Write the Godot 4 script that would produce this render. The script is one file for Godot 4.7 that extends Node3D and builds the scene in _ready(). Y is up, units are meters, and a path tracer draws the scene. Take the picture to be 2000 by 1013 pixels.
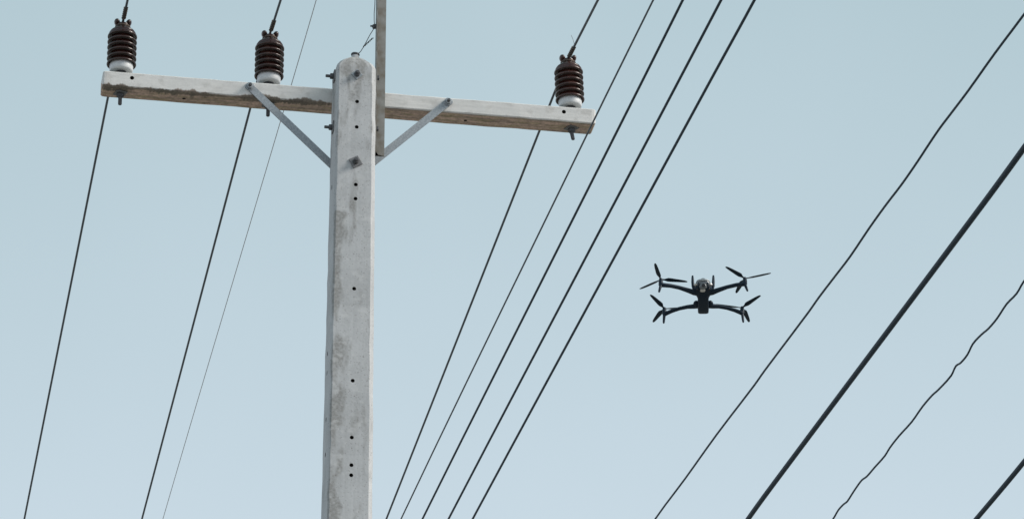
extends Node3D
# World frame: the pole stands at the origin, x runs along the crossarm, the line runs along z
# (the camera stands on the +z side), y is up, units are metres.

var M := {}
var taken := {}
var chip := noise(1.0, 88, 3)

# ---------------------------------------------------------------- helpers

func V(x: float, y: float, z: float) -> Vector3:
	return Vector3(x, y, z)

func numbered(called: String) -> String:
	var n: int = taken.get(called, 0)
	taken[called] = n + 1
	return called if n == 0 else "%s_%03d" % [called, n]

func thing(called: String, label: String, category: String, at := Vector3.ZERO, group := "") -> Node3D:
	var o := Node3D.new()
	o.name = numbered(called)
	add_child(o)
	o.position = at
	tag(o, label, category, group)
	return o

func tag(o: Node, label: String, category: String, group := "") -> void:
	o.set_meta("label", label)
	o.set_meta("category", category)
	if group != "":
		o.set_meta("group", group)

func part(called: String, mesh: Mesh, mat: Material, parent: Node, at := Vector3.ZERO) -> MeshInstance3D:
	var o := MeshInstance3D.new()
	o.name = called
	o.mesh = mesh
	o.material_override = mat
	o.position = at
	parent.add_child(o, true)
	return o

# Surface through a list of closed rings (each the same number of points), capped at both ends.
func loft(rings: Array, smooth := true, us := PackedFloat32Array(), vs := PackedFloat32Array(), caps := true) -> ArrayMesh:
	var tris := PackedVector3Array()
	var uvs := PackedVector2Array()
	var groups := PackedInt32Array()
	var n: int = rings[0].size()
	var with_uv := us.size() > 0
	for i in rings.size() - 1:
		for j in n:
			var k := (j + 1) % n
			var a: Vector3 = rings[i][j]
			var b: Vector3 = rings[i][k]
			var c: Vector3 = rings[i + 1][k]
			var d: Vector3 = rings[i + 1][j]
			tris.append_array([a, b, c, a, c, d])
			if with_uv:
				var ua := Vector2(us[j], vs[i])
				var ub := Vector2(us[j + 1], vs[i])
				var uc := Vector2(us[j + 1], vs[i + 1])
				var ud := Vector2(us[j], vs[i + 1])
				uvs.append_array([ua, ub, uc, ua, uc, ud])
			for q in 6:
				groups.append(1 if smooth else -1)
	if caps:
		for e in [0, rings.size() - 1]:
			var mid := Vector3.ZERO
			for p in rings[e]:
				mid += p
			mid /= n
			for j in n:
				var k := (j + 1) % n
				if e == 0:
					tris.append_array([rings[e][k], rings[e][j], mid])
				else:
					tris.append_array([rings[e][j], rings[e][k], mid])
				if with_uv:
					uvs.append_array([Vector2(us[j], vs[e]), Vector2(us[j + 1], vs[e]), Vector2((us[j] + us[j + 1]) / 2, vs[e])])
				for q in 3:
					groups.append(-1)
	var vol := 0.0
	var centre: Vector3 = tris[0]
	for t in range(0, tris.size(), 3):
		vol += (tris[t] - centre).dot((tris[t + 1] - centre).cross(tris[t + 2] - centre))
	var st := SurfaceTool.new()
	st.begin(Mesh.PRIMITIVE_TRIANGLES)
	for t in range(0, tris.size(), 3):
		for o in ([0, 2, 1] if vol > 0.0 else [0, 1, 2]):
			st.set_smooth_group(groups[t])
			if with_uv:
				st.set_uv(uvs[t + o])
			st.add_vertex(tris[t + o])
	st.generate_normals()
	return st.commit()

# Round bar along a path; radii may vary along it.
func tube(path: Array, radius, sides := 10, squash := 1.0) -> ArrayMesh:
	var rings := []
	var side := Vector3.ZERO
	for i in path.size():
		var d: Vector3
		if i == 0:
			d = path[1] - path[0]
		elif i == path.size() - 1:
			d = path[i] - path[i - 1]
		else:
			d = (path[i] - path[i - 1]).normalized() + (path[i + 1] - path[i]).normalized()
		d = d.normalized()
		if side == Vector3.ZERO:
			side = d.cross(Vector3.UP if absf(d.y) < 0.9 else Vector3.RIGHT).normalized()
		side = (side - d * side.dot(d)).normalized()
		var up := side.cross(d).normalized()
		var r: float = radius[i] if radius is Array else radius
		var ring := []
		for k in sides:
			var a := TAU * k / sides
			ring.append(path[i] + side * cos(a) * r + up * sin(a) * r * squash)
		rings.append(ring)
	return loft(rings)

func lathe(profile: Array, sides := 28, smooth := true) -> ArrayMesh:
	var rings := []
	for p in profile:
		var ring := []
		for k in sides:
			var a := TAU * k / sides
			ring.append(V(cos(a) * p[0], p[1], sin(a) * p[0]))
		rings.append(ring)
	return loft(rings, smooth)

# Box with chamfered long edges, centred, sizes sx sy sz, chamfer c on all edges.
func chamfer_box(sx: float, sy: float, sz: float, c: float) -> ArrayMesh:
	var rings := []
	for e in [[-sy / 2, c], [-sy / 2 + c, 0.0], [sy / 2 - c, 0.0], [sy / 2, c]]:
		var hx: float = sx / 2 - e[1]
		var hz: float = sz / 2 - e[1]
		rings.append([V(-hx + c, e[0], -hz), V(-hx, e[0], -hz + c), V(-hx, e[0], hz - c), V(-hx + c, e[0], hz), V(hx - c, e[0], hz), V(hx, e[0], hz - c), V(hx, e[0], -hz + c), V(hx - c, e[0], -hz)])
	return loft(rings, false)

func hex_nut(r: float, h: float) -> ArrayMesh:
	return lathe([[r * 0.86, -h / 2], [r, -h / 2 + h * 0.14], [r, h / 2 - h * 0.14], [r * 0.86, h / 2]], 6, false)

func oval(cx: float, cy: float, hw: float, hh: float, z: float, pw := 3.0, n := 20) -> Array:
	var ring := []
	for k in n:
		var a := TAU * k / n
		var c := cos(a)
		var s := sin(a)
		ring.append(V(cx + hw * signf(c) * pow(absf(c), 2.0 / pw), cy + hh * signf(s) * pow(absf(s), 2.0 / pw), z))
	return ring

func ball(rx: float, ry: float, rz: float, n := 14) -> ArrayMesh:
	var rings := []
	for i in range(0, 9):
		var t := -PI / 2 + 0.12 + (PI - 0.24) * i / 8.0
		var ring := []
		for k in n:
			var a := TAU * k / n
			ring.append(V(rx * cos(t) * cos(a), ry * sin(t), rz * cos(t) * sin(a)))
		rings.append(ring)
	return loft(rings)

# Points of a hanging line: control points [y, z] at a fixed x, refined with a Catmull-Rom curve.
func line_path(x: float, pts: Array, per := 6) -> Array:
	var out := []
	for i in pts.size() - 1:
		var p0: Array = pts[maxi(i - 1, 0)]
		var p1: Array = pts[i]
		var p2: Array = pts[i + 1]
		var p3: Array = pts[mini(i + 2, pts.size() - 1)]
		var z0 := V(x, p0[0], p0[1])
		var z3 := V(x, p3[0], p3[1])
		var a := V(x, p1[0], p1[1])
		var b := V(x, p2[0], p2[1])
		var m1 := (b - z0) * ((b.z - a.z) / minf(b.z - z0.z, -0.0001))
		var m2 := (z3 - a) * ((b.z - a.z) / minf(z3.z - a.z, -0.0001))
		for k in per:
			var t := float(k) / per
			var t2 := t * t
			var t3 := t2 * t
			out.append(a * (2 * t3 - 3 * t2 + 1) + m1 * (t3 - 2 * t2 + t) + b * (3 * t2 - 2 * t3) + m2 * (t3 - t2))
	out.append(V(x, pts[-1][0], pts[-1][1]))
	return out

func lin(r: float, g: float, b: float) -> Color:
	return Color(r, g, b).linear_to_srgb()

func noise(freq: float, seed_: int, octaves := 4) -> FastNoiseLite:
	var n := FastNoiseLite.new()
	n.seed = seed_
	n.frequency = freq
	n.noise_type = FastNoiseLite.TYPE_SIMPLEX_SMOOTH
	n.fractal_octaves = octaves
	return n

func ramp_texture(freq: float, seed_: int, stops: Array, size := 256, octaves := 5) -> NoiseTexture2D:
	var t := NoiseTexture2D.new()
	t.width = size
	t.height = size
	t.seamless = true
	t.noise = noise(freq, seed_, octaves)
	if stops.size() > 0:
		var g := Gradient.new()
		g.offsets = PackedFloat32Array(stops.map(func(s): return s[0]))
		g.colors = PackedColorArray(stops.map(func(s): return s[1]))
		t.color_ramp = g
	return t

func plain(c: Color, rough: float, metal := 0.0) -> StandardMaterial3D:
	var m := StandardMaterial3D.new()
	m.albedo_color = c
	m.roughness = rough
	m.metallic = metal
	return m

func speckled(freq: float, seed_: int, stops: Array, scale: float, rough: float, metal := 0.0, relief := 0.0) -> StandardMaterial3D:
	var m := StandardMaterial3D.new()
	m.albedo_texture = ramp_texture(freq, seed_, stops)
	m.roughness = rough
	m.metallic = metal
	m.uv1_triplanar = true
	m.uv1_scale = Vector3.ONE * scale
	if relief > 0.0:
		m.heightmap_enabled = true
		m.heightmap_scale = relief
		m.heightmap_texture = ramp_texture(freq * 3.0, seed_ + 7, [])
	return m

# ---------------------------------------------------------------- surfaces

const POLE_X := -0.008
const ARM_TOP := 11.5945
const ARM_H := 0.082
const ARM_D := 0.128
const ARM_FRONT := -0.107

# Weathered concrete of the pole: u runs round the shaft, v down from 11.8 m over 2.8 m.
func pole_surface() -> StandardMaterial3D:
	var w := 256
	var h := 1024
	var im := Image.create(w, h, false, Image.FORMAT_RGB8)
	var bump := Image.create(w, h, false, Image.FORMAT_RGB8)
	var broad := noise(2.2, 11)
	var patch := noise(7.0, 23, 5)
	var fine := noise(60.0, 31, 3)
	var streak := noise(1.0, 47, 4)
	for j in h:
		var y := 2.8 * j / h
		for i in w:
			var u := float(i) / w
			var ang := u * TAU
			var p := V(cos(ang) * 0.118, y, sin(ang) * 0.118)
			var s := (u - 0.4943) / 0.2185            # 0..1 across the front from its left corner
			var f := fine.get_noise_3dv(p)
			var b := broad.get_noise_3dv(p * 1.4)
			var base := 0.425 + 0.06 * b + 0.03 * f
			var c := Vector3(base * 0.97, base, base * 1.025)
			# grey grime with a ragged outline, thickest down the left corner
			var edge := patch.get_noise_2d(y * 0.55, 3.0) * 0.16
			var near := clampf((0.36 + edge * 1.6 - s) / 0.22, 0.0, 1.0) * clampf((s + 0.10) / 0.05, 0.0, 1.0)
			near *= clampf((y - 0.92 + edge) / 0.08, 0.0, 1.0)
			var crown := clampf((0.72 - y + patch.get_noise_2d(u * 1.6, y * 0.8) * 0.7) / 0.4, 0.0, 1.0)
			var rest := clampf(1.0 - absf(s - 0.5) / 0.62, 0.0, 1.0)
			var g := patch.get_noise_3dv(V(p.x * 1.5, p.y * 0.42, p.z * 1.5)) * 0.85 + near * 0.66 - 0.30 + 0.07 * rest + 0.27 * crown
			g = clampf(g * 3.2, 0.0, 1.0)
			c = c.lerp(Vector3(0.235, 0.235, 0.23), clampf(g * (0.78 + 0.7 * f), 0.0, 0.9))
			# paler laitance patches and faint vertical runs
			var r := streak.get_noise_3dv(V(p.x * 60.0, p.y * 1.6, p.z * 60.0))
			c *= 1.0 + 0.09 * r
			var pale := clampf((patch.get_noise_3dv(V(p.x * 2.0 + 9.0, p.y * 2.0, p.z * 2.0)) - 0.22) * 4.0, 0.0, 1.0)
			c = c.lerp(Vector3(0.50, 0.51, 0.515), pale * 0.5)
			# pits
			var pit := fine.get_noise_3dv(p * 1.7 + V(3, 5, 1))
			if pit > 0.47:
				c = c.lerp(Vector3(0.16, 0.15, 0.15), clampf((pit - 0.47) * 9.0, 0.0, 0.8))
			im.set_pixel(i, j, lin(c.x, c.y, c.z))
			var e := 0.55 + 0.3 * f + 0.12 * b - (0.4 if pit > 0.5 else 0.0)
			bump.set_pixel(i, j, Color(e, e, e))
	var m := StandardMaterial3D.new()
	m.albedo_texture = ImageTexture.create_from_image(im)
	m.heightmap_enabled = true
	m.heightmap_texture = ImageTexture.create_from_image(bump)
	m.heightmap_scale = 0.07
	m.roughness = 0.92
	return m

# Concrete of the crossarm: u runs along it, v round it (front to 0.18, underside to 0.49, then back and top).
func arm_surface() -> StandardMaterial3D:
	var w := 1024
	var h := 160
	var im := Image.create(w, h, false, Image.FORMAT_RGB8)
	var broad := noise(2.0, 5)
	var ragged := noise(9.0, 77, 5)
	var fine := noise(70.0, 91, 3)
	var bands := noise(1.0, 15, 4)
	for i in w:
		var x := -1.23 + 2.46 * i / w
		var leftness := clampf(0.45 - x * 2.0, 0.1, 1.0) * clampf(0.6 + 1.2 * ragged.get_noise_2d(x * 0.45, 40.0) + 0.25, 0.25, 1.0)
		var reach := 0.012 + 0.05 * clampf(ragged.get_noise_2d(x * 0.9, 4.0) + 0.22, 0.0, 1.0)
		for j in h:
			var v := float(j) / h
			var y := v * 0.40
			var f := fine.get_noise_2d(x, y)
			var b := broad.get_noise_2d(x, y * 3.0)
			var base := 0.60 + 0.05 * b + 0.03 * f
			var c := Vector3(base, base * 0.995, base * 0.975)
			# underside: brown growth in broad patches, with an uneven dark lip that climbs the front on the left half
			var rag := ragged.get_noise_2d(x * 2.2, 9.0) * 0.6 + ragged.get_noise_2d(x * 7.0, 19.0) * 0.4
			var lip := 0.178 - reach * leftness - 0.035 * leftness * maxf(rag, -0.2)
			var t := clampf((v - lip) * 70.0, 0.0, 1.0) * clampf((0.64 + 0.05 * rag - v) * 30.0, 0.0, 1.0)
			var k := bands.get_noise_2d(x * 2.2, y * 34.0)
			var k2 := ragged.get_noise_2d(x * 0.8 + 20.0, y * 5.0)
			var brown := Vector3(0.54, 0.38, 0.315).lerp(Vector3(0.31, 0.225, 0.185), clampf(k * 1.5 + 0.35, 0.0, 1.0))
			brown = brown.lerp(Vector3(0.33, 0.27, 0.15), clampf(k2 * 2.0, 0.0, 0.65))
			brown *= 1.0 + 0.3 * f + 0.5 * ragged.get_noise_2d(x * 2.5, y * 4.0)
			var dark := clampf((0.212 + 0.125 * leftness * (0.8 + rag + 0.5 * k) - v) * 22.0, 0.0, 1.0)
			brown = brown.lerp(Vector3(0.12, 0.10, 0.08) * (1.0 + 0.6 * f + 0.5 * k2), dark * (0.5 + 0.45 * leftness))
			c = c.lerp(brown, t * 0.95)
			# thin grime on the front
			var g := clampf((ragged.get_noise_2d(x * 1.1, y * 1.6 + 30.0) - 0.10) * 3.0, 0.0, 1.0)
			c = c.lerp(Vector3(0.36, 0.35, 0.33), g * 0.35 * (1.0 - t))
			im.set_pixel(i, j, lin(c.x, c.y, c.z))
	var m := StandardMaterial3D.new()
	m.albedo_texture = ImageTexture.create_from_image(im)
	m.roughness = 0.9
	m.heightmap_enabled = true
	m.heightmap_texture = ramp_texture(0.05, 6, [])
	m.heightmap_scale = 0.12
	return m

func make_materials() -> void:
	M.pole = pole_surface()
	M.arm = arm_surface()
	M.grime = plain(lin(0.06, 0.056, 0.05), 0.95)
	M.galv = speckled(0.03, 3, [[0.0, lin(0.21, 0.235, 0.26)], [0.5, lin(0.29, 0.32, 0.345)], [1.0, lin(0.37, 0.4, 0.42)]], 9.0, 0.55, 0.35)
	M.bar = speckled(0.02, 8, [[0.0, lin(0.12, 0.105, 0.08)], [0.4, lin(0.175, 0.165, 0.145)], [0.6, lin(0.2, 0.2, 0.188)], [1.0, lin(0.25, 0.25, 0.24)]], 2.2, 0.62, 0.15)
	M.bolt = speckled(0.04, 9, [[0.0, lin(0.035, 0.035, 0.04)], [0.55, lin(0.085, 0.09, 0.1)], [1.0, lin(0.14, 0.13, 0.12)]], 18.0, 0.6, 0.3)
	M.washer = speckled(0.04, 19, [[0.0, lin(0.09, 0.09, 0.095)], [0.55, lin(0.17, 0.175, 0.185)], [1.0, lin(0.22, 0.21, 0.2)]], 14.0, 0.6, 0.25)
	for i in 3:
		var k: float = [0.85, 1.0, 1.3][i]
		M["porcelain_%d" % i] = speckled(0.02, 13 + 50 * i, [[0.0, lin(0.018 * k, 0.007 * k, 0.006 * k)], [0.6, lin(0.033 * k, 0.0125 * k, 0.010 * k)], [0.8, lin(0.055 * k, 0.023 * k, 0.017 * k)], [1.0, lin(0.085 * k, 0.06 * k, 0.05 * k)]], 5.0, [0.2, 0.24, 0.22][i])
	M.cup = speckled(0.02, 14, [[0.0, lin(0.44, 0.46, 0.475)], [0.6, lin(0.54, 0.56, 0.57)], [1.0, lin(0.6, 0.61, 0.61)]], 6.0, 0.5, 0.1)
	M.tie = speckled(0.03, 16, [[0.0, lin(0.045, 0.036, 0.03)], [1.0, lin(0.15, 0.105, 0.08)]], 20.0, 0.6, 0.4)
	M.conductor = speckled(0.02, 17, [[0.0, lin(0.04, 0.052, 0.062)], [1.0, lin(0.09, 0.11, 0.126)]], 5.0, 0.6, 0.3)
	M.cable = speckled(0.02, 18, [[0.0, lin(0.010, 0.024, 0.038)], [1.0, lin(0.018, 0.036, 0.053)]], 4.0, 0.6)
	M.cable.metallic_specular = 0.3
	M.steel_wire = plain(lin(0.36, 0.39, 0.41), 0.5, 0.2)
	M.copper = plain(lin(0.06, 0.06, 0.06), 0.6, 0.2)
	M.drone = plain(lin(0.007, 0.017, 0.031), 0.45)
	M.blade = plain(lin(0.006, 0.016, 0.028), 0.42)
	M.drone.metallic_specular = 0.32
	M.blade.metallic_specular = 0.32
	M.drone_grey = plain(lin(0.15, 0.165, 0.18), 0.38, 0.2)
	M.drone_light = plain(lin(0.34, 0.37, 0.39), 0.35, 0.1)
	M.drone_silver = plain(lin(0.55, 0.53, 0.5), 0.3, 0.5)
	M.lens = plain(lin(0.004, 0.004, 0.006), 0.06)
	M.ground = speckled(0.02, 21, [[0.0, lin(0.16, 0.157, 0.145)], [0.5, lin(0.23, 0.225, 0.205)], [1.0, lin(0.29, 0.285, 0.265)]], 0.15, 0.95)
	M.ground.uv1_world_triplanar = true

# ---------------------------------------------------------------- pole

func pole_half(y: float) -> float:
	return 0.098 + (11.42 - y) * 0.0051

func pole_ring(y: float, shrink := 0.0) -> Array:
	# the top is vaulted: it closes in from the sides, hardly from the front and back
	var full := pole_half(y)
	var w := full - shrink
	var dz := full - shrink * 0.3 - w
	var k := minf(1.0, w / 0.06)
	var ring := []
	var back := 0.02 * k
	var left := 0.012 * k
	var right := 0.0215 * k
	# starts at the back, goes round over the left side, the front and the right side
	for q in [[w - back, -w], [-w + back, -w], [-w, -w + back], [-w, w - left], [-w + left, w], [w - right, w], [w, w - right], [w, -w + back]]:
		var p := [q[0], q[1] + dz * signf(q[1])]
		# cast concrete: edges waver by a millimetre or so
		var wob := Vector2.ZERO
		if y > 8.9:
			wob = Vector2(chip.get_noise_3d(p[0] * 9.0, y * 9.0, p[1] * 9.0), chip.get_noise_3d(p[0] * 9.0 + 40.0, y * 9.0, p[1] * 9.0)) * 0.0034
		ring.append(V(p[0] + wob.x, y, p[1] + wob.y))
	return ring

func make_pole() -> void:
	var t := thing("utility_pole", "tall weathered square concrete utility pole with bolt holes and a rounded top", "utility pole", V(POLE_X, 0, 0))
	var rings := []
	var vs := PackedFloat32Array()
	var levels := [[-0.6, 0.0], [3.0, 0.0], [6.0, 0.0], [9.0, 0.0]]
	for i in 40:
		levels.append([9.05 + 0.0642 * i, 0.0])
	levels.append_array([[11.622, 0.0], [11.632, 0.004], [11.65, 0.016], [11.664, 0.033], [11.674, 0.052], [11.68, 0.07]])
	for l in levels:
		rings.append(pole_ring(l[0], l[1]))
		vs.append((11.8 - l[0]) / 2.8)
	# share of the girth taken by each of the eight faces
	var us := PackedFloat32Array([0.0])
	var total := 0.0
	var r0: Array = pole_ring(11.0)
	for j in 8:
		total += r0[j].distance_to(r0[(j + 1) % 8])
	var acc := 0.0
	for j in 8:
		acc += r0[j].distance_to(r0[(j + 1) % 8])
		us.append(acc / total)
	var shaft := CSGMesh3D.new()
	shaft.name = "shaft"
	shaft.mesh = loft(rings, false, us, vs)
	shaft.material = M.pole
	t.add_child(shaft)
	# through holes in the front (height, radius)
	for q in [[11.4265, 0.0096], [11.288, 0.0096], [10.976, 0.0096], [10.901, 0.0096], [10.423, 0.0096], [9.944, 0.0096], [9.653, 0.0096], [9.512, 0.0096], [9.461, 0.0096]]:
		var hole := CSGCylinder3D.new()
		hole.operation = CSGShape3D.OPERATION_SUBTRACTION
		hole.radius = q[1]
		hole.height = 0.6
		hole.sides = 16
		hole.material = M.grime
		hole.rotation.x = PI / 2
		hole.position = V(0.004, q[0], 0.0)
		shaft.add_child(hole)
	# cross holes in the left face
	for y in [11.0, 10.12, 10.02, 9.78, 9.6]:
		var hole := CSGCylinder3D.new()
		hole.operation = CSGShape3D.OPERATION_SUBTRACTION
		hole.radius = 0.012
		hole.height = 0.16
		hole.sides = 14
		hole.material = M.grime
		hole.rotation.z = PI / 2
		hole.position = V(-0.11, y, 0.0)
		shaft.add_child(hole)
	part("rod_stub", lathe([[0.019, -0.02], [0.019, 0.045], [0.016, 0.05]], 14), M.pole, t, V(0.004, 11.68, 0.0))
	var capn := part("rod_cap", lathe([[0.021, 0.0], [0.022, 0.004], [0.02, 0.008]], 14), M.bolt, t, V(0.004, 11.731, 0.0))
	capn.rotation.z = -0.06
	# two bolts through the front: the upper holds the crossarm, the lower the braces
	for q in [[11.573, 0.042, 0.75, 0.012], [11.097, 0.051, 0.52, -0.004]]:
		var zf := pole_half(q[0])
		var b := part("through_bolt", tube([V(0, 0, -0.02), V(0, 0, 0.034), V(0, 0, 0.038)], [0.0085, 0.0085, 0.007], 12), M.bolt, t, V(0.001, q[0], zf))
		var w := part("square_washer", chamfer_box(q[1], q[1], 0.006, 0.0015), M.galv if q[3] > 0.0 else M.washer, b, V(0, 0, 0.0035))
		w.rotation.z = q[2]
		var n := part("nut", hex_nut(0.0155, 0.016), M.bolt, b, V(0, 0, 0.0155))
		n.rotation.x = PI / 2
	# bolt ends on the left face, of the bolts that carry the steel angle
	for y in [11.6, 11.32]:
		var xl := -pole_half(y)
		var b := part("side_bolt", tube([V(0.02, 0, 0), V(-0.042, 0, 0), V(-0.045, 0, 0)], [0.0075, 0.0075, 0.006], 12), M.bolt, t, V(xl, y, 0.01))
		var w := part("square_washer", chamfer_box(0.006, 0.055, 0.055, 0.0015), M.washer, b, V(-0.0035, 0, 0))
		w.rotation.x = 0.1
		var n := part("nut", hex_nut(0.0165, 0.016), M.bolt, b, V(-0.0148, 0, 0))
		n.rotation.z = PI / 2

# ---------------------------------------------------------------- crossarm and what it carries

func make_crossarm() -> void:
	var t := thing("crossarm", "long pale concrete crossarm with brown stained underside bolted behind the pole", "crossarm", V(-0.004, ARM_TOP - ARM_H, ARM_FRONT))
	# section: from the top front edge down the front, back along the underside, up and over
	var prof := []
	var c := 0.006
	for p in [[ARM_H - c, 0.0], [c, 0.0], [0.0, -c], [0.0, -ARM_D + c], [c, -ARM_D], [ARM_H - c, -ARM_D], [ARM_H, -ARM_D + c], [ARM_H, -c]]:
		prof.append(p)
	var us_len := [0.059, 0.0085, 0.116, 0.0085, 0.059, 0.0085, 0.116, 0.0085]
	var around := PackedFloat32Array([0.02])
	var acc := 0.02
	for l in us_len:
		acc += l / 0.40
		around.append(acc)
	var rings := []
	var along := PackedFloat32Array()
	var cuts := [[-1.226, 0.007], [-1.219, 0.0015], [-1.208, 0.0]]
	for i in 35:
		cuts.append([-1.19 + 0.07 * i, 0.0])
	cuts.append_array([[1.204, 0.0], [1.218, 0.002], [1.224, 0.008]])
	for q in cuts:
		var ring := []
		for p in prof:
			var y: float = clampf(p[0], q[1], ARM_H - q[1])
			var z: float = clampf(p[1], -ARM_D + q[1], -q[1])
			y += 0.0028 * chip.get_noise_3d(q[0] * 7.0, p[0] * 20.0, p[1] * 20.0)
			z += 0.0028 * chip.get_noise_3d(q[0] * 7.0 + 50.0, p[0] * 20.0, p[1] * 20.0)
			if absf(q[0]) < 0.25:
				z = minf(z, 0.0)
			ring.append(V(q[0], y, z))
		rings.append(ring)
		along.append((q[0] + 1.23) / 2.46)
	var beam := CSGMesh3D.new()
	beam.name = "beam"
	var mesh := loft(rings, false, around, along)
	# the loft puts "around" in u and "along" in v: swap them for the texture
	var arr := mesh.surface_get_arrays(0)
	var uv: PackedVector2Array = arr[Mesh.ARRAY_TEX_UV]
	for i in uv.size():
		uv[i] = Vector2(uv[i].y, uv[i].x)
	arr[Mesh.ARRAY_TEX_UV] = uv
	var swapped := ArrayMesh.new()
	swapped.add_surface_from_arrays(Mesh.PRIMITIVE_TRIANGLES, arr)
	beam.mesh = swapped
	beam.material = M.arm
	t.add_child(beam)
	for x in [-1.084, 1.063]:
		var hole := CSGCylinder3D.new()
		hole.operation = CSGShape3D.OPERATION_SUBTRACTION
		hole.radius = 0.0105
		hole.height = 0.5
		hole.sides = 16
		hole.material = M.grime
		hole.rotation.x = PI / 2
		hole.position = V(x, ARM_H * 0.64, 0)
		beam.add_child(hole)
	for x in [0.58, -0.82]:
		var hole := CSGCylinder3D.new()
		hole.operation = CSGShape3D.OPERATION_SUBTRACTION
		hole.radius = 0.009
		hole.height = 0.05
		hole.sides = 14
		hole.material = M.grime
		hole.position = V(x, 0.0, -0.075)
		beam.add_child(hole)
	# flat steel braces from the front of the beam down to the back of the pole
	for s in [[-0.506, 11.565, 0.03, 11.055], [0.48, 11.565, -0.03, 11.066]]:
		var a := V(s[0], s[1] - t.position.y, 0.004)
		var b := V(s[2], s[3] - t.position.y, 0.004)
		var d := (b - a).normalized()
		var n := V(-d.y, d.x, 0) * 0.0185
		var zf := V(0, 0, 0.0035)
		var rs := []
		for e in [[a - d * 0.022, 0.45], [a - d * 0.014, 1.0], [b + d * 0.022, 1.0], [b + d * 0.03, 0.45]]:
			rs.append([e[0] - n * e[1] - zf, e[0] + n * e[1] - zf, e[0] + n * e[1] + zf, e[0] - n * e[1] + zf])
		var br := part("brace", loft(rs, false), M.galv, t)
		var bo := part("bolt", tube([V(0, 0, -0.03), V(0, 0, 0.026), V(0, 0, 0.029)], [0.008, 0.008, 0.006], 12), M.bolt, br, a)
		bo.position.z += 0.004
		var nu := part("nut", hex_nut(0.0165, 0.015), M.galv, br, a + V(0, 0, 0.012))
		nu.rotation.x = PI / 2
		var wa := part("washer", lathe([[0.021, -0.002], [0.021, 0.002]], 20), M.galv, br, a + V(0, 0, 0.0055))
		wa.rotation.x = PI / 2

func make_insulator(x: float, tilt: float, spin: float, label: String, bent: bool, glaze: Material) -> Node3D:
	var t := thing("pin_insulator", label, "insulator", V(x, ARM_TOP, ARM_FRONT - ARM_D / 2), "insulators on the crossarm")
	t.rotation.z = tilt
	part("collar", lathe([[0.034, 0.0], [0.034, 0.008], [0.026, 0.01], [0.026, 0.04]], 20), M.bolt, t)
	part("base_cup", lathe([[0.02, 0.031], [0.049, 0.029], [0.0545, 0.031], [0.0575, 0.038], [0.0585, 0.06], [0.056, 0.085], [0.045, 0.09]], 32), M.cup, t)
	# six sheds turned from one piece of glazed porcelain
	var prof := [[0.03, 0.075]]
	for i in 6:
		var y := 0.0685 + 0.0305 * i
		prof.append_array([[0.051, y + 0.012], [0.064, y + 0.0045], [0.069, y - 0.0015], [0.0715, y - 0.001], [0.073, y + 0.003], [0.0722, y + 0.0075], [0.066, y + 0.0125], [0.057, y + 0.0175]])
	prof.append_array([[0.066, 0.2425], [0.059, 0.254], [0.049, 0.2625], [0.037, 0.268], [0.030, 0.273], [0.0275, 0.279], [0.029, 0.285], [0.031, 0.29], [0.029, 0.295], [0.01, 0.297]])
	part("porcelain_body", lathe(prof, 40), glaze, t)
	for s in [-1.0, 1.0]:
		var ear := part("ear", ball(0.0145, 0.0175, 0.027, 14), glaze, t, V(s * 0.0285, 0.304, 0))
		ear.rotation.z = -s * 0.35
	# stud that passes through the beam, with plate and nut below
	var stud_low := -0.146
	part("stud", tube([V(0, 0.01, 0), V(0, -ARM_H - 0.03, 0), V(spin * 0.010, stud_low, 0.002), V(spin * 0.010, stud_low - 0.003, 0.002)] if bent else [V(0, 0.01, 0), V(0, stud_low, 0), V(0, stud_low - 0.003, 0)], [0.010, 0.010, 0.0095, 0.007] if bent else [0.0095, 0.0095, 0.007], 12), M.bolt, t)
	var pl := part("plate_washer", chamfer_box(0.056, 0.006, 0.056, 0.0015), M.washer, t, V(0, -ARM_H - 0.0035, 0))
	pl.rotation.y = spin
	part("nut", hex_nut(0.0185, 0.018), M.bolt, t, V(0, -ARM_H - 0.016, 0))
	# wire that ties the conductor to the neck
	var ring := []
	for k in 49:
		var a := TAU * 2.0 * k / 48.0
		ring.append(V(cos(a) * 0.036, 0.276 + 0.006 * k / 48.0, sin(a) * 0.036))
	var neck := part("tie_wire", tube(ring, 0.0028, 6), M.tie, t)
	neck.set_meta("label", "thin tie wire wound round the insulator neck")
	return t

# ---------------------------------------------------------------- wires

func wire(called: String, label: String, category: String, pts: Array, r: float, mat: Material, x: float, per := 6, group := "", sides := 10) -> MeshInstance3D:
	# the longest span point first: pts run from the camera side (large z) to the far side
	var path := line_path(x, pts, per)
	var origin: Vector3 = path[0]
	var rel := path.map(func(p): return p - origin)
	var o := MeshInstance3D.new()
	o.name = numbered(called)
	o.mesh = tube(rel, r, sides)
	o.material_override = mat
	o.position = origin
	add_child(o, true)
	tag(o, label, category, group)
	return o

func conductor_points(y0: float, slope_near: float, slope_far: float) -> Array:
	var zi := ARM_FRONT - ARM_D / 2
	var pts := []
	for z in [42.0, 30.0, 20.0, 12.0, 6.0, 3.0, 1.5, 0.6, 0.15, 0.02]:
		var d: float = z - zi
		pts.append([y0 - slope_near * d + slope_near / 84.0 * d * d, z])
	pts.append([y0, zi])
	for z in [-0.36, -0.6, -1.2, -2.5, -4.5, -8.0, -14.0, -24.0, -40.0]:
		var d: float = zi - z
		pts.append([y0 + slope_far * d - slope_far / 90.0 * d * d, z])
	return pts

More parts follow.
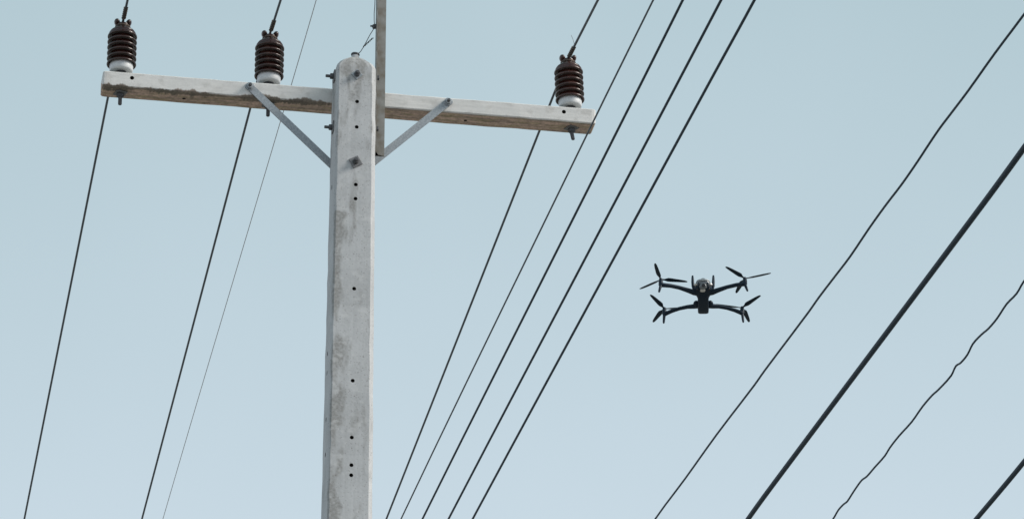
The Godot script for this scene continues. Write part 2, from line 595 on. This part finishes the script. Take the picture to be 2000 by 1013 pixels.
func make_lines() -> void:
	var zi := ARM_FRONT - ARM_D / 2
	var specs := [
		[-1.138, 0.004, 0.3, "brown ribbed insulator at the far left end of the crossarm", "bare dark conductor tied to the leftmost insulator", 0.05, 0.003, false, 11.905],
		[-0.409, 0.0, 0.1, "brown ribbed insulator between the left end of the crossarm and the pole", "bare dark conductor tied to the middle insulator left of the pole", 0.1, 0.003, false, 11.906],
		[1.105, 0.042, 0.5, "leaning brown ribbed insulator at the right end of the crossarm", "bare dark conductor tied to the insulator right of the pole", 0.115, -0.003, true, 11.896]]
	for s in specs:
		var x: float = s[0]
		var ins := make_insulator(x, s[1], s[2], s[3], s[7], M["porcelain_%d" % specs.find(s)])
		var xt: float = x - s[1] * 0.31
		var pts := conductor_points(s[8], s[5], s[6])
		wire("conductor", s[4], "conductor", pts, 0.0062, M.conductor, xt, 5, "bare conductors on the crossarm insulators", 12)
		var near: float = s[5]
		var y0: float = s[8]
		var inv := ins.transform.affine_inverse()
		for span in [[zi + 0.03, zi + 0.17, 6.0], [zi - 0.03, zi - 0.15, 5.0]]:
			var pts2 := []
			var n := int(span[2] * 14)
			for k in n + 1:
				var f := float(k) / n
				var z := lerpf(span[0], span[1], f)
				var a: float = f * TAU * span[2]
				var y := y0 - near * maxf(z - zi, 0.0)
				pts2.append(inv * V(xt + cos(a) * 0.0086, y + sin(a) * 0.0086, z))
			part("tie_wrap", tube(pts2, 0.003, 6), M.tie, ins)
		if s[7]:
			# loose end of the tie wire standing up beside the conductor
			var tail := [V(xt + 0.004, y0 - 0.012, zi + 0.17), V(xt - 0.006, y0 + 0.02, zi + 0.175), V(xt - 0.014, y0 + 0.045, zi + 0.17)]
			part("tie_tail", tube(tail.map(func(p): return inv * p), 0.001, 5), M.tie, ins)

	# shield wire carried by the steel angle above the frame
	wire("shield_wire", "hair thin pale wire passing behind the crossarm left of the pole", "wire",
		[[13.0, 34.0], [13.1, 20.0], [13.28, 8.0], [13.44, 0.05], [13.472, -2.684], [13.502, -3.739], [13.525, -4.403], [13.757, -11.402], [13.9, -20.0], [13.9, -36.0]], 0.0027, M.steel_wire, 0.122, 6, "", 6)

	# four lines on the pole's rack below the frame
	wire("service_wire", "thin grey wire crossing in front of the right end of the crossarm", "wire",
		[[6.9, 42.0], [7.15, 30.0], [7.85, 18.0], [8.42, 10.4], [8.723, 6.269], [8.801, 5.198], [9.108, 0.48], [9.12, -0.4], [8.6, -10.0], [8.0, -28.0]], 0.0034, M.conductor, 0.18, 5)
	wire("power_cable", "black cable first to the right of the thin grey wire", "cable",
		[[6.7, 42.0], [6.95, 30.0], [7.6, 18.0], [8.22, 10.8], [8.474, 6.738], [8.515, 6.106], [8.85, 1.141], [8.9, 0.0], [8.4, -10.0], [7.8, -28.0]], 0.0046, M.cable, 0.18, 5, "black cables right of the pole")
	wire("power_cable", "black cable in the middle of the three parallel black cables", "cable",
		[[6.5, 42.0], [6.75, 30.0], [7.4, 18.0], [7.93, 11.0], [8.176, 7.299], [8.219, 6.686], [8.559, 1.885], [8.67, 0.0], [8.2, -10.0], [7.6, -28.0]], 0.0046, M.cable, 0.18, 5, "black cables right of the pole")
	wire("power_cable", "rightmost of the three parallel black cables, nearest the drone", "cable",
		[[6.3, 42.0], [6.55, 30.0], [7.2, 18.0], [7.7, 11.4], [7.937, 7.747], [7.981, 7.153], [8.31, 2.52], [8.47, 0.0], [8.0, -10.0], [7.4, -28.0]], 0.0046, M.cable, 0.18, 5, "black cables right of the pole")

	# telephone cables lower down, nearer the camera
	wire("telephone_cable", "slightly wavy thin black cable passing just right of the drone", "cable",
		[[5.6, 42.0], [5.75, 28.0], [6.1, 16.0], [6.41, 11.0], [6.464, 10.444], [6.4905, 10.197], [6.511, 9.962], [6.5305, 9.786], [6.540, 9.701], [6.547, 9.602], [6.5535, 9.484], [6.566, 9.323], [6.584, 9.165], [6.600, 8.99], [6.6145, 8.775], [6.634, 8.60], [6.654, 8.42], [6.664, 8.30], [6.722, 7.75], [6.733, 7.62], [6.790, 7.103], [6.832, 6.64], [6.879, 6.177], [7.1, 3.0], [7.25, 0.0], [6.8, -12.0], [6.5, -28.0]], 0.003, M.cable, 0.18, 3)
	wire("trunk_cable", "thickest black cable, sloping across the right of the picture", "cable",
		[[5.3, 42.0], [5.45, 28.0], [5.8, 16.0], [6.146, 10.387], [6.17, 10.035], [6.331, 7.946], [6.362, 7.5], [6.6, 3.0], [6.72, 0.0], [6.3, -12.0], [6.0, -28.0]], 0.0073, M.cable, 0.18, 6, "", 14)
	wire("drop_wire", "thin crinkled black wire in the lower right corner", "wire",
		[[5.2, 42.0], [5.3, 28.0], [5.55, 16.0], [5.82, 10.6], [5.834, 10.331], [5.831, 10.275], [5.842, 10.19], [5.842, 10.11], [5.849, 10.033], [5.86, 9.974], [5.869, 9.897], [5.863, 9.85], [5.868, 9.787], [5.878, 9.744], [5.872, 9.701], [5.886, 9.577], [5.895, 9.525], [5.904, 9.43], [5.907, 9.327], [5.921, 9.2], [5.927, 9.107], [5.926, 9.054], [5.937, 8.948], [5.945, 8.866], [5.956, 8.811], [5.959, 8.725], [5.959, 8.656], [5.967, 8.613], [5.973, 8.557], [5.971, 8.499], [6.1, 6.0], [6.3, 0.0], [5.9, -12.0], [5.7, -28.0]], 0.0025, M.cable, 0.18, 3, "", 8)
	wire("lower_cable", "thick black cable cutting the bottom right corner of the picture", "cable",
		[[4.9, 42.0], [5.0, 28.0], [5.2, 16.0], [5.419, 10.257], [5.439, 9.857], [5.75, 4.0], [5.95, 0.0], [5.6, -12.0], [5.4, -28.0]], 0.006, M.cable, 0.18, 8, "", 14)

# ---------------------------------------------------------------- steel angle beside the pole and its bonding wire

func make_steel_angle() -> void:
	var t := thing("steel_angle", "upright weathered steel angle bolted to the right side of the pole", "steel post", V(0.0945, 11.185, 0.0))
	var h := 2.27
	var sec := [[0.0, 0.052], [0.005, 0.052], [0.005, 0.009], [0.051, 0.009], [0.051, 0.004], [0.0, 0.004]]
	var rings := []
	for y in [0.0, h * 0.25, h * 0.5, h * 0.75, h]:
		var ring := []
		for p in sec:
			ring.append(V(p[0], y, p[1]))
		rings.append(ring)
	part("angle_bar", loft(rings, false), M.bar, t)
	for y in [0.135, 0.415]:
		var b := part("bolt_head", hex_nut(0.014, 0.012), M.bolt, t, V(0.0115, y, 0.031))
		b.rotation.z = PI / 2
	part("top_clamp", chamfer_box(0.03, 0.05, 0.03, 0.003), M.bolt, t, V(0.025, h - 0.02, 0.02))
	var w := thing("bonding_wire", "thin kinked wire rising from the pole top to the steel angle", "wire", V(0.026, 11.752, 0.0))
	var o := w.position
	var lower := [V(0.008, 11.738, 0.0), V(0.022, 11.752, 0.004), V(0.034, 11.775, 0.006), V(0.048, 11.805, 0.008), V(0.066, 11.846, 0.008), V(0.08, 11.873, 0.008), V(0.089, 11.893, 0.008), V(0.086, 11.925, 0.01), V(0.085, 11.965, 0.012), V(0.0875, 12.01, 0.014), V(0.088, 12.2, 0.018), V(0.09, 12.8, 0.02), V(0.093, 13.44, 0.02)]
	part("strand", tube(lower.map(func(p): return p - o), 0.0019, 7), M.copper, w)
	var twist := []
	for k in 43:
		var f := k / 42.0
		var p := V(0.034, 11.777, 0.006).lerp(V(0.081, 11.831, 0.006), f)
		var a := f * TAU * 6
		twist.append(p + V(cos(a) * 0.0028, -sin(a) * 0.0022, sin(a) * 0.003) - o)
	part("twisted_end", tube(twist, 0.0024, 6), M.copper, w)
	var cl := part("clamp", chamfer_box(0.024, 0.022, 0.02, 0.004), M.bolt, w, V(0.089, 11.894, 0.01) - o)
	cl.rotation.z = 0.3
	part("clamp_bolt", tube([V(-0.019, 0.0, 0.0), V(0.012, 0, 0)], 0.0045, 8), M.bolt, w, V(0.086, 11.894, 0.012) - o)

# ---------------------------------------------------------------- drone

func blade_mesh(hand: float) -> ArrayMesh:
	var rings := []
	for q in [[0.010, 0.011, 0.30, 0.0034], [0.024, 0.013, 0.34, 0.003], [0.045, 0.029, 0.32, 0.0026], [0.065, 0.030, 0.27, 0.0022], [0.095, 0.0265, 0.21, 0.0019], [0.125, 0.0235, 0.16, 0.0016], [0.152, 0.0185, 0.13, 0.0014], [0.166, 0.0125, 0.11, 0.0012], [0.171, 0.006, 0.1, 0.0008]]:
		var ring := []
		for k in 10:
			var a := TAU * k / 10.0
			var cx: float = cos(a) * q[1] * 0.5 + q[1] * 0.12
			var cy: float = sin(a) * q[3]
			var tw: float = q[2]
			ring.append(V(q[0], cx * sin(tw) + cy * cos(tw) + q[0] * 0.03, hand * (cx * cos(tw) - cy * sin(tw))))
		rings.append(ring)
	return loft(rings)

func make_drone() -> void:
	var t := thing("drone", "dark four rotor drone hovering level among the cables with its camera toward us", "drone", V(2.989, 13.226, -5.70))
	t.rotation = V(deg_to_rad(-11.0), deg_to_rad(-9.8 - 2.2), deg_to_rad(-0.3))
	# hull
	var rings := []
	for q in [[0.118, 0.032, 0.008, 0.016], [0.112, 0.043, 0.008, 0.024], [0.095, 0.054, 0.007, 0.031], [0.07, 0.0585, 0.006, 0.035], [0.045, 0.054, 0.006, 0.036], [0.022, 0.043, 0.005, 0.036], [0.0, 0.0365, 0.004, 0.035], [-0.03, 0.0345, 0.003, 0.035], [-0.07, 0.0355, 0.002, 0.035], [-0.11, 0.0365, 0.001, 0.034], [-0.132, 0.0345, 0.0, 0.031], [-0.14, 0.028, 0.0, 0.025]]:
		rings.append(oval(0.0, q[2], q[1], q[3], q[0], 4.2, 28))
	var body := part("body", loft(rings), M.drone, t)
	part("battery", loft([oval(0, -0.012, 0.03, 0.015, 0.07, 3.5), oval(0, -0.02, 0.034, 0.017, 0.045, 3.5), oval(0, -0.025, 0.0345, 0.017, 0.0, 4.0), oval(0, -0.027, 0.0355, 0.017, -0.09, 4.0), oval(0, -0.026, 0.0345, 0.016, -0.133, 4.0), oval(0, -0.025, 0.031, 0.013, -0.142, 4.0), oval(0, -0.024, 0.024, 0.008, -0.145, 4.0)]), M.drone, t)
	part("belly_light", lathe([[0.0085, -0.003], [0.0085, 0.002], [0.006, 0.004]], 14), M.lens, body, V(0.016, -0.031, 0.03))
	for s in [-1.0, 1.0]:
		part("hinge", ball(0.020, 0.018, 0.032, 16), M.drone, t, V(s * 0.044, -0.010, -0.074))
		var port := part("sensor", ball(0.0085, 0.0085, 0.007, 12), M.lens, body, V(s * 0.036, -0.017, 0.099))
		port.rotation.x = 0.3
		part("cheek", loft([oval(s * 0.045, 0.008, 0.006, 0.005, 0.098), oval(s * 0.046, 0.009, 0.0125, 0.0075, 0.107), oval(s * 0.044, 0.009, 0.0115, 0.0065, 0.117), oval(s * 0.042, 0.009, 0.005, 0.003, 0.121)]), M.drone_silver, t)
	# head with the pale top shell
	part("head", loft([oval(0, 0.022, 0.026, 0.014, 0.085), oval(0, 0.024, 0.042, 0.021, 0.095), oval(0, 0.024, 0.044, 0.022, 0.125), oval(0, 0.023, 0.038, 0.019, 0.143), oval(0, 0.023, 0.026, 0.012, 0.15)]), M.drone_grey, t, V(0, -0.010, -0.012))
	var shell_part := part("top_shell", loft([oval(0, 0.044, 0.026, 0.006, 0.09, 2.5), oval(0, 0.046, 0.039, 0.010, 0.10, 2.5), oval(0, 0.045, 0.041, 0.0105, 0.13, 2.5), oval(0, 0.042, 0.036, 0.010, 0.151, 2.5), oval(0, 0.039, 0.025, 0.0085, 0.164, 2.5), oval(0, 0.037, 0.012, 0.005, 0.169, 2.5)]), M.drone_light, t, V(0, -0.012, -0.02))
	shell_part.scale = V(1.12, 0.9, 1.0)
	part("camera_window", loft([oval(0, 0.045, 0.008, 0.003, 0.16), oval(0, 0.0465, 0.011, 0.0045, 0.163), oval(0, 0.0455, 0.008, 0.003, 0.169)]), M.drone_grey, shell_part)
	var gim := part("gimbal", ball(0.027, 0.02, 0.02, 18), M.drone_grey, t, V(0, -0.011, 0.122))
	var lens := part("lens", lathe([[0.011, 0.0], [0.0115, 0.006], [0.010, 0.009], [0.003, 0.0075]], 18), M.lens, gim, V(0.002, -0.006, 0.0155))
	lens.rotation.x = deg_to_rad(100)
	for s in [-1.0, 1.0]:
		part("yoke", loft([oval(s * 0.029, 0.001, 0.003, 0.013, 0.105), oval(s * 0.029, 0.0, 0.0035, 0.014, 0.13), oval(s * 0.029, 0.0, 0.003, 0.01, 0.138)]), M.drone, gim, -gim.position + V(0, 0, 0))
	var lamp := part("lamp_housing", loft([oval(0, -0.022, 0.010, 0.006, 0.082), oval(0, -0.024, 0.0165, 0.0105, 0.09), oval(0, -0.023, 0.0165, 0.0105, 0.104), oval(0, -0.022, 0.010, 0.006, 0.11)]), M.drone_silver, t)
	lamp.position = V(-0.003, 0, 0)
	for s in [-1.0, 1.0]:
		part("antenna", tube([V(s * 0.058, 0.005, 0.072), V(s * 0.063, 0.02, 0.077), V(s * 0.065, 0.05, 0.078), V(s * 0.0655, 0.085, 0.079), V(s * 0.0655, 0.1, 0.079), V(s * 0.0655, 0.104, 0.079)], [0.010, 0.0105, 0.010, 0.008, 0.006, 0.002], 10), M.drone, t)
	# arms, motors, legs
	var blades := [blade_mesh(1.0), blade_mesh(-1.0)]
	for q in [
		{"sx": -1.0, "front": true, "turn": [-101.0, 142.0, 12.0]},
		{"sx": 1.0, "front": true, "turn": [-135.0, -17.0, 108.0]},
		{"sx": -1.0, "front": false, "turn": [-121.0, 115.0, -2.0]},
		{"sx": 1.0, "front": false, "turn": [-47.0, 75.0, -168.0]}]:
		var s: float = q.sx
		var hub := V(s * 0.262, 0.018, 0.158) if q.front else V(s * 0.247, 0.0175, -0.158)
		if q.front and s < 0:
			hub.x = -0.266
		var path := []
		var radii := []
		if q.front:
			path = [V(s * 0.035, -0.012, 0.05), V(s * 0.058, -0.015, 0.061), V(s * 0.09, -0.0125, 0.077), V(s * 0.15, -0.009, 0.106), V(s * 0.205, -0.0125, 0.132), V(s * 0.24, -0.02, 0.149), V(hub.x, -0.023, 0.158), V(hub.x + s * 0.011, -0.023, 0.163)]
			radii = [0.021, 0.0205, 0.0175, 0.0142, 0.0145, 0.0158, 0.0165, 0.009]
		else:
			path = [V(s * 0.036, -0.016, -0.085), V(s * 0.06, -0.012, -0.095), V(s * 0.1, -0.006, -0.108), V(s * 0.15, -0.006, -0.125), V(s * 0.2, -0.013, -0.142), V(s * 0.23, -0.021, -0.152), V(hub.x, -0.026, -0.158), V(hub.x + s * 0.011, -0.027, -0.16)]
			radii = [0.0185, 0.0175, 0.0145, 0.0132, 0.0138, 0.015, 0.0158, 0.009]
		var arm := part("arm", tube(path, radii, 14, 0.82), M.drone, t)
		part("motor", lathe([[0.0125, -0.04], [0.0142, -0.036], [0.0142, -0.014], [0.012, -0.009], [0.006, -0.007]], 18), M.drone, arm, hub)
		var foot := V(s * 0.278, -0.083, 0.164) if q.front else V(s * 0.252, -0.094, -0.160)
		var top := hub + V(0, -0.044, 0)
		part("leg", tube([top + V(0, 0.012, 0), top, top.lerp(foot, 0.5), foot + (top - foot).normalized() * 0.006, foot], [0.012, 0.0125, 0.0105, 0.0085, 0.005], 12, 0.8), M.drone, arm)
		var rotor := part("rotor_hub", lathe([[0.0105, -0.008], [0.0115, -0.005], [0.0115, 0.004], [0.008, 0.008], [0.003, 0.0095]], 16), M.drone, t, hub)
		for d in q.turn:
			var b := part("blade", blades[0] if q.front == (s < 0.0) else blades[1], M.blade, rotor)
			b.rotation.y = deg_to_rad(d)

# ---------------------------------------------------------------- scene

func _ready() -> void:
	# camera: long lens, standing 19 m from the pole and looking up at its head
	var cam := Camera3D.new()
	cam.name = "camera"
	cam.position = V(-2.5376, 1.6, 19.2003)
	cam.rotation = V(deg_to_rad(25.0), deg_to_rad(-9.8), 0)
	cam.keep_aspect = Camera3D.KEEP_HEIGHT
	cam.fov = 6.687
	cam.near = 0.1
	cam.far = 2000.0
	add_child(cam)
	cam.current = true

	# hazy blue-grey sky
	var sky_mat := ProceduralSkyMaterial.new()
	sky_mat.sky_top_color = lin(0.298, 0.458, 0.492)
	sky_mat.sky_horizon_color = lin(1.35, 1.34, 1.55)
	sky_mat.sky_curve = 0.2
	sky_mat.ground_bottom_color = lin(0.2, 0.18, 0.14)
	sky_mat.ground_horizon_color = lin(0.4, 0.42, 0.42)
	sky_mat.sun_angle_max = 1.0
	var haze := NoiseTexture2D.new()      # barely visible thin high cloud
	haze.width = 2048
	haze.height = 1024
	haze.seamless = true
	haze.noise = noise(0.012, 61, 4)
	sky_mat.sky_cover = haze
	sky_mat.sky_cover_modulate = Color(0.20, 0.19, 0.205)
	var sky := Sky.new()
	sky.sky_material = sky_mat
	var env := Environment.new()
	env.background_mode = Environment.BG_SKY
	env.sky = sky
	env.background_energy_multiplier = 1.0
	env.tonemap_mode = Environment.TONE_MAPPER_LINEAR
	env.tonemap_exposure = 1.0
	env.sdfgi_enabled = true
	env.ssao_enabled = true
	env.ssil_enabled = true
	var we := WorldEnvironment.new()
	we.name = "world"
	we.environment = env
	add_child(we)

	# low warm sun well round to the right
	var sun := DirectionalLight3D.new()
	sun.name = "sun"
	sun.light_energy = 1.15
	sun.light_color = Color(1.0, 0.975, 0.94)
	sun.light_angular_distance = 24.0
	sun.shadow_enabled = true
	add_child(sun)
	sun.look_at_from_position(V(0.945 * 0.82, 0.57, 0.33 * 0.82) * 50.0, Vector3.ZERO)

	make_materials()

	var ground := MeshInstance3D.new()
	ground.name = "ground"
	var pm := PlaneMesh.new()
	pm.size = Vector2(900, 900)
	ground.mesh = pm
	ground.material_override = M.ground
	ground.set_meta("kind", "structure")
	add_child(ground)

	make_pole()
	make_crossarm()
	make_steel_angle()
	make_lines()
	make_drone()
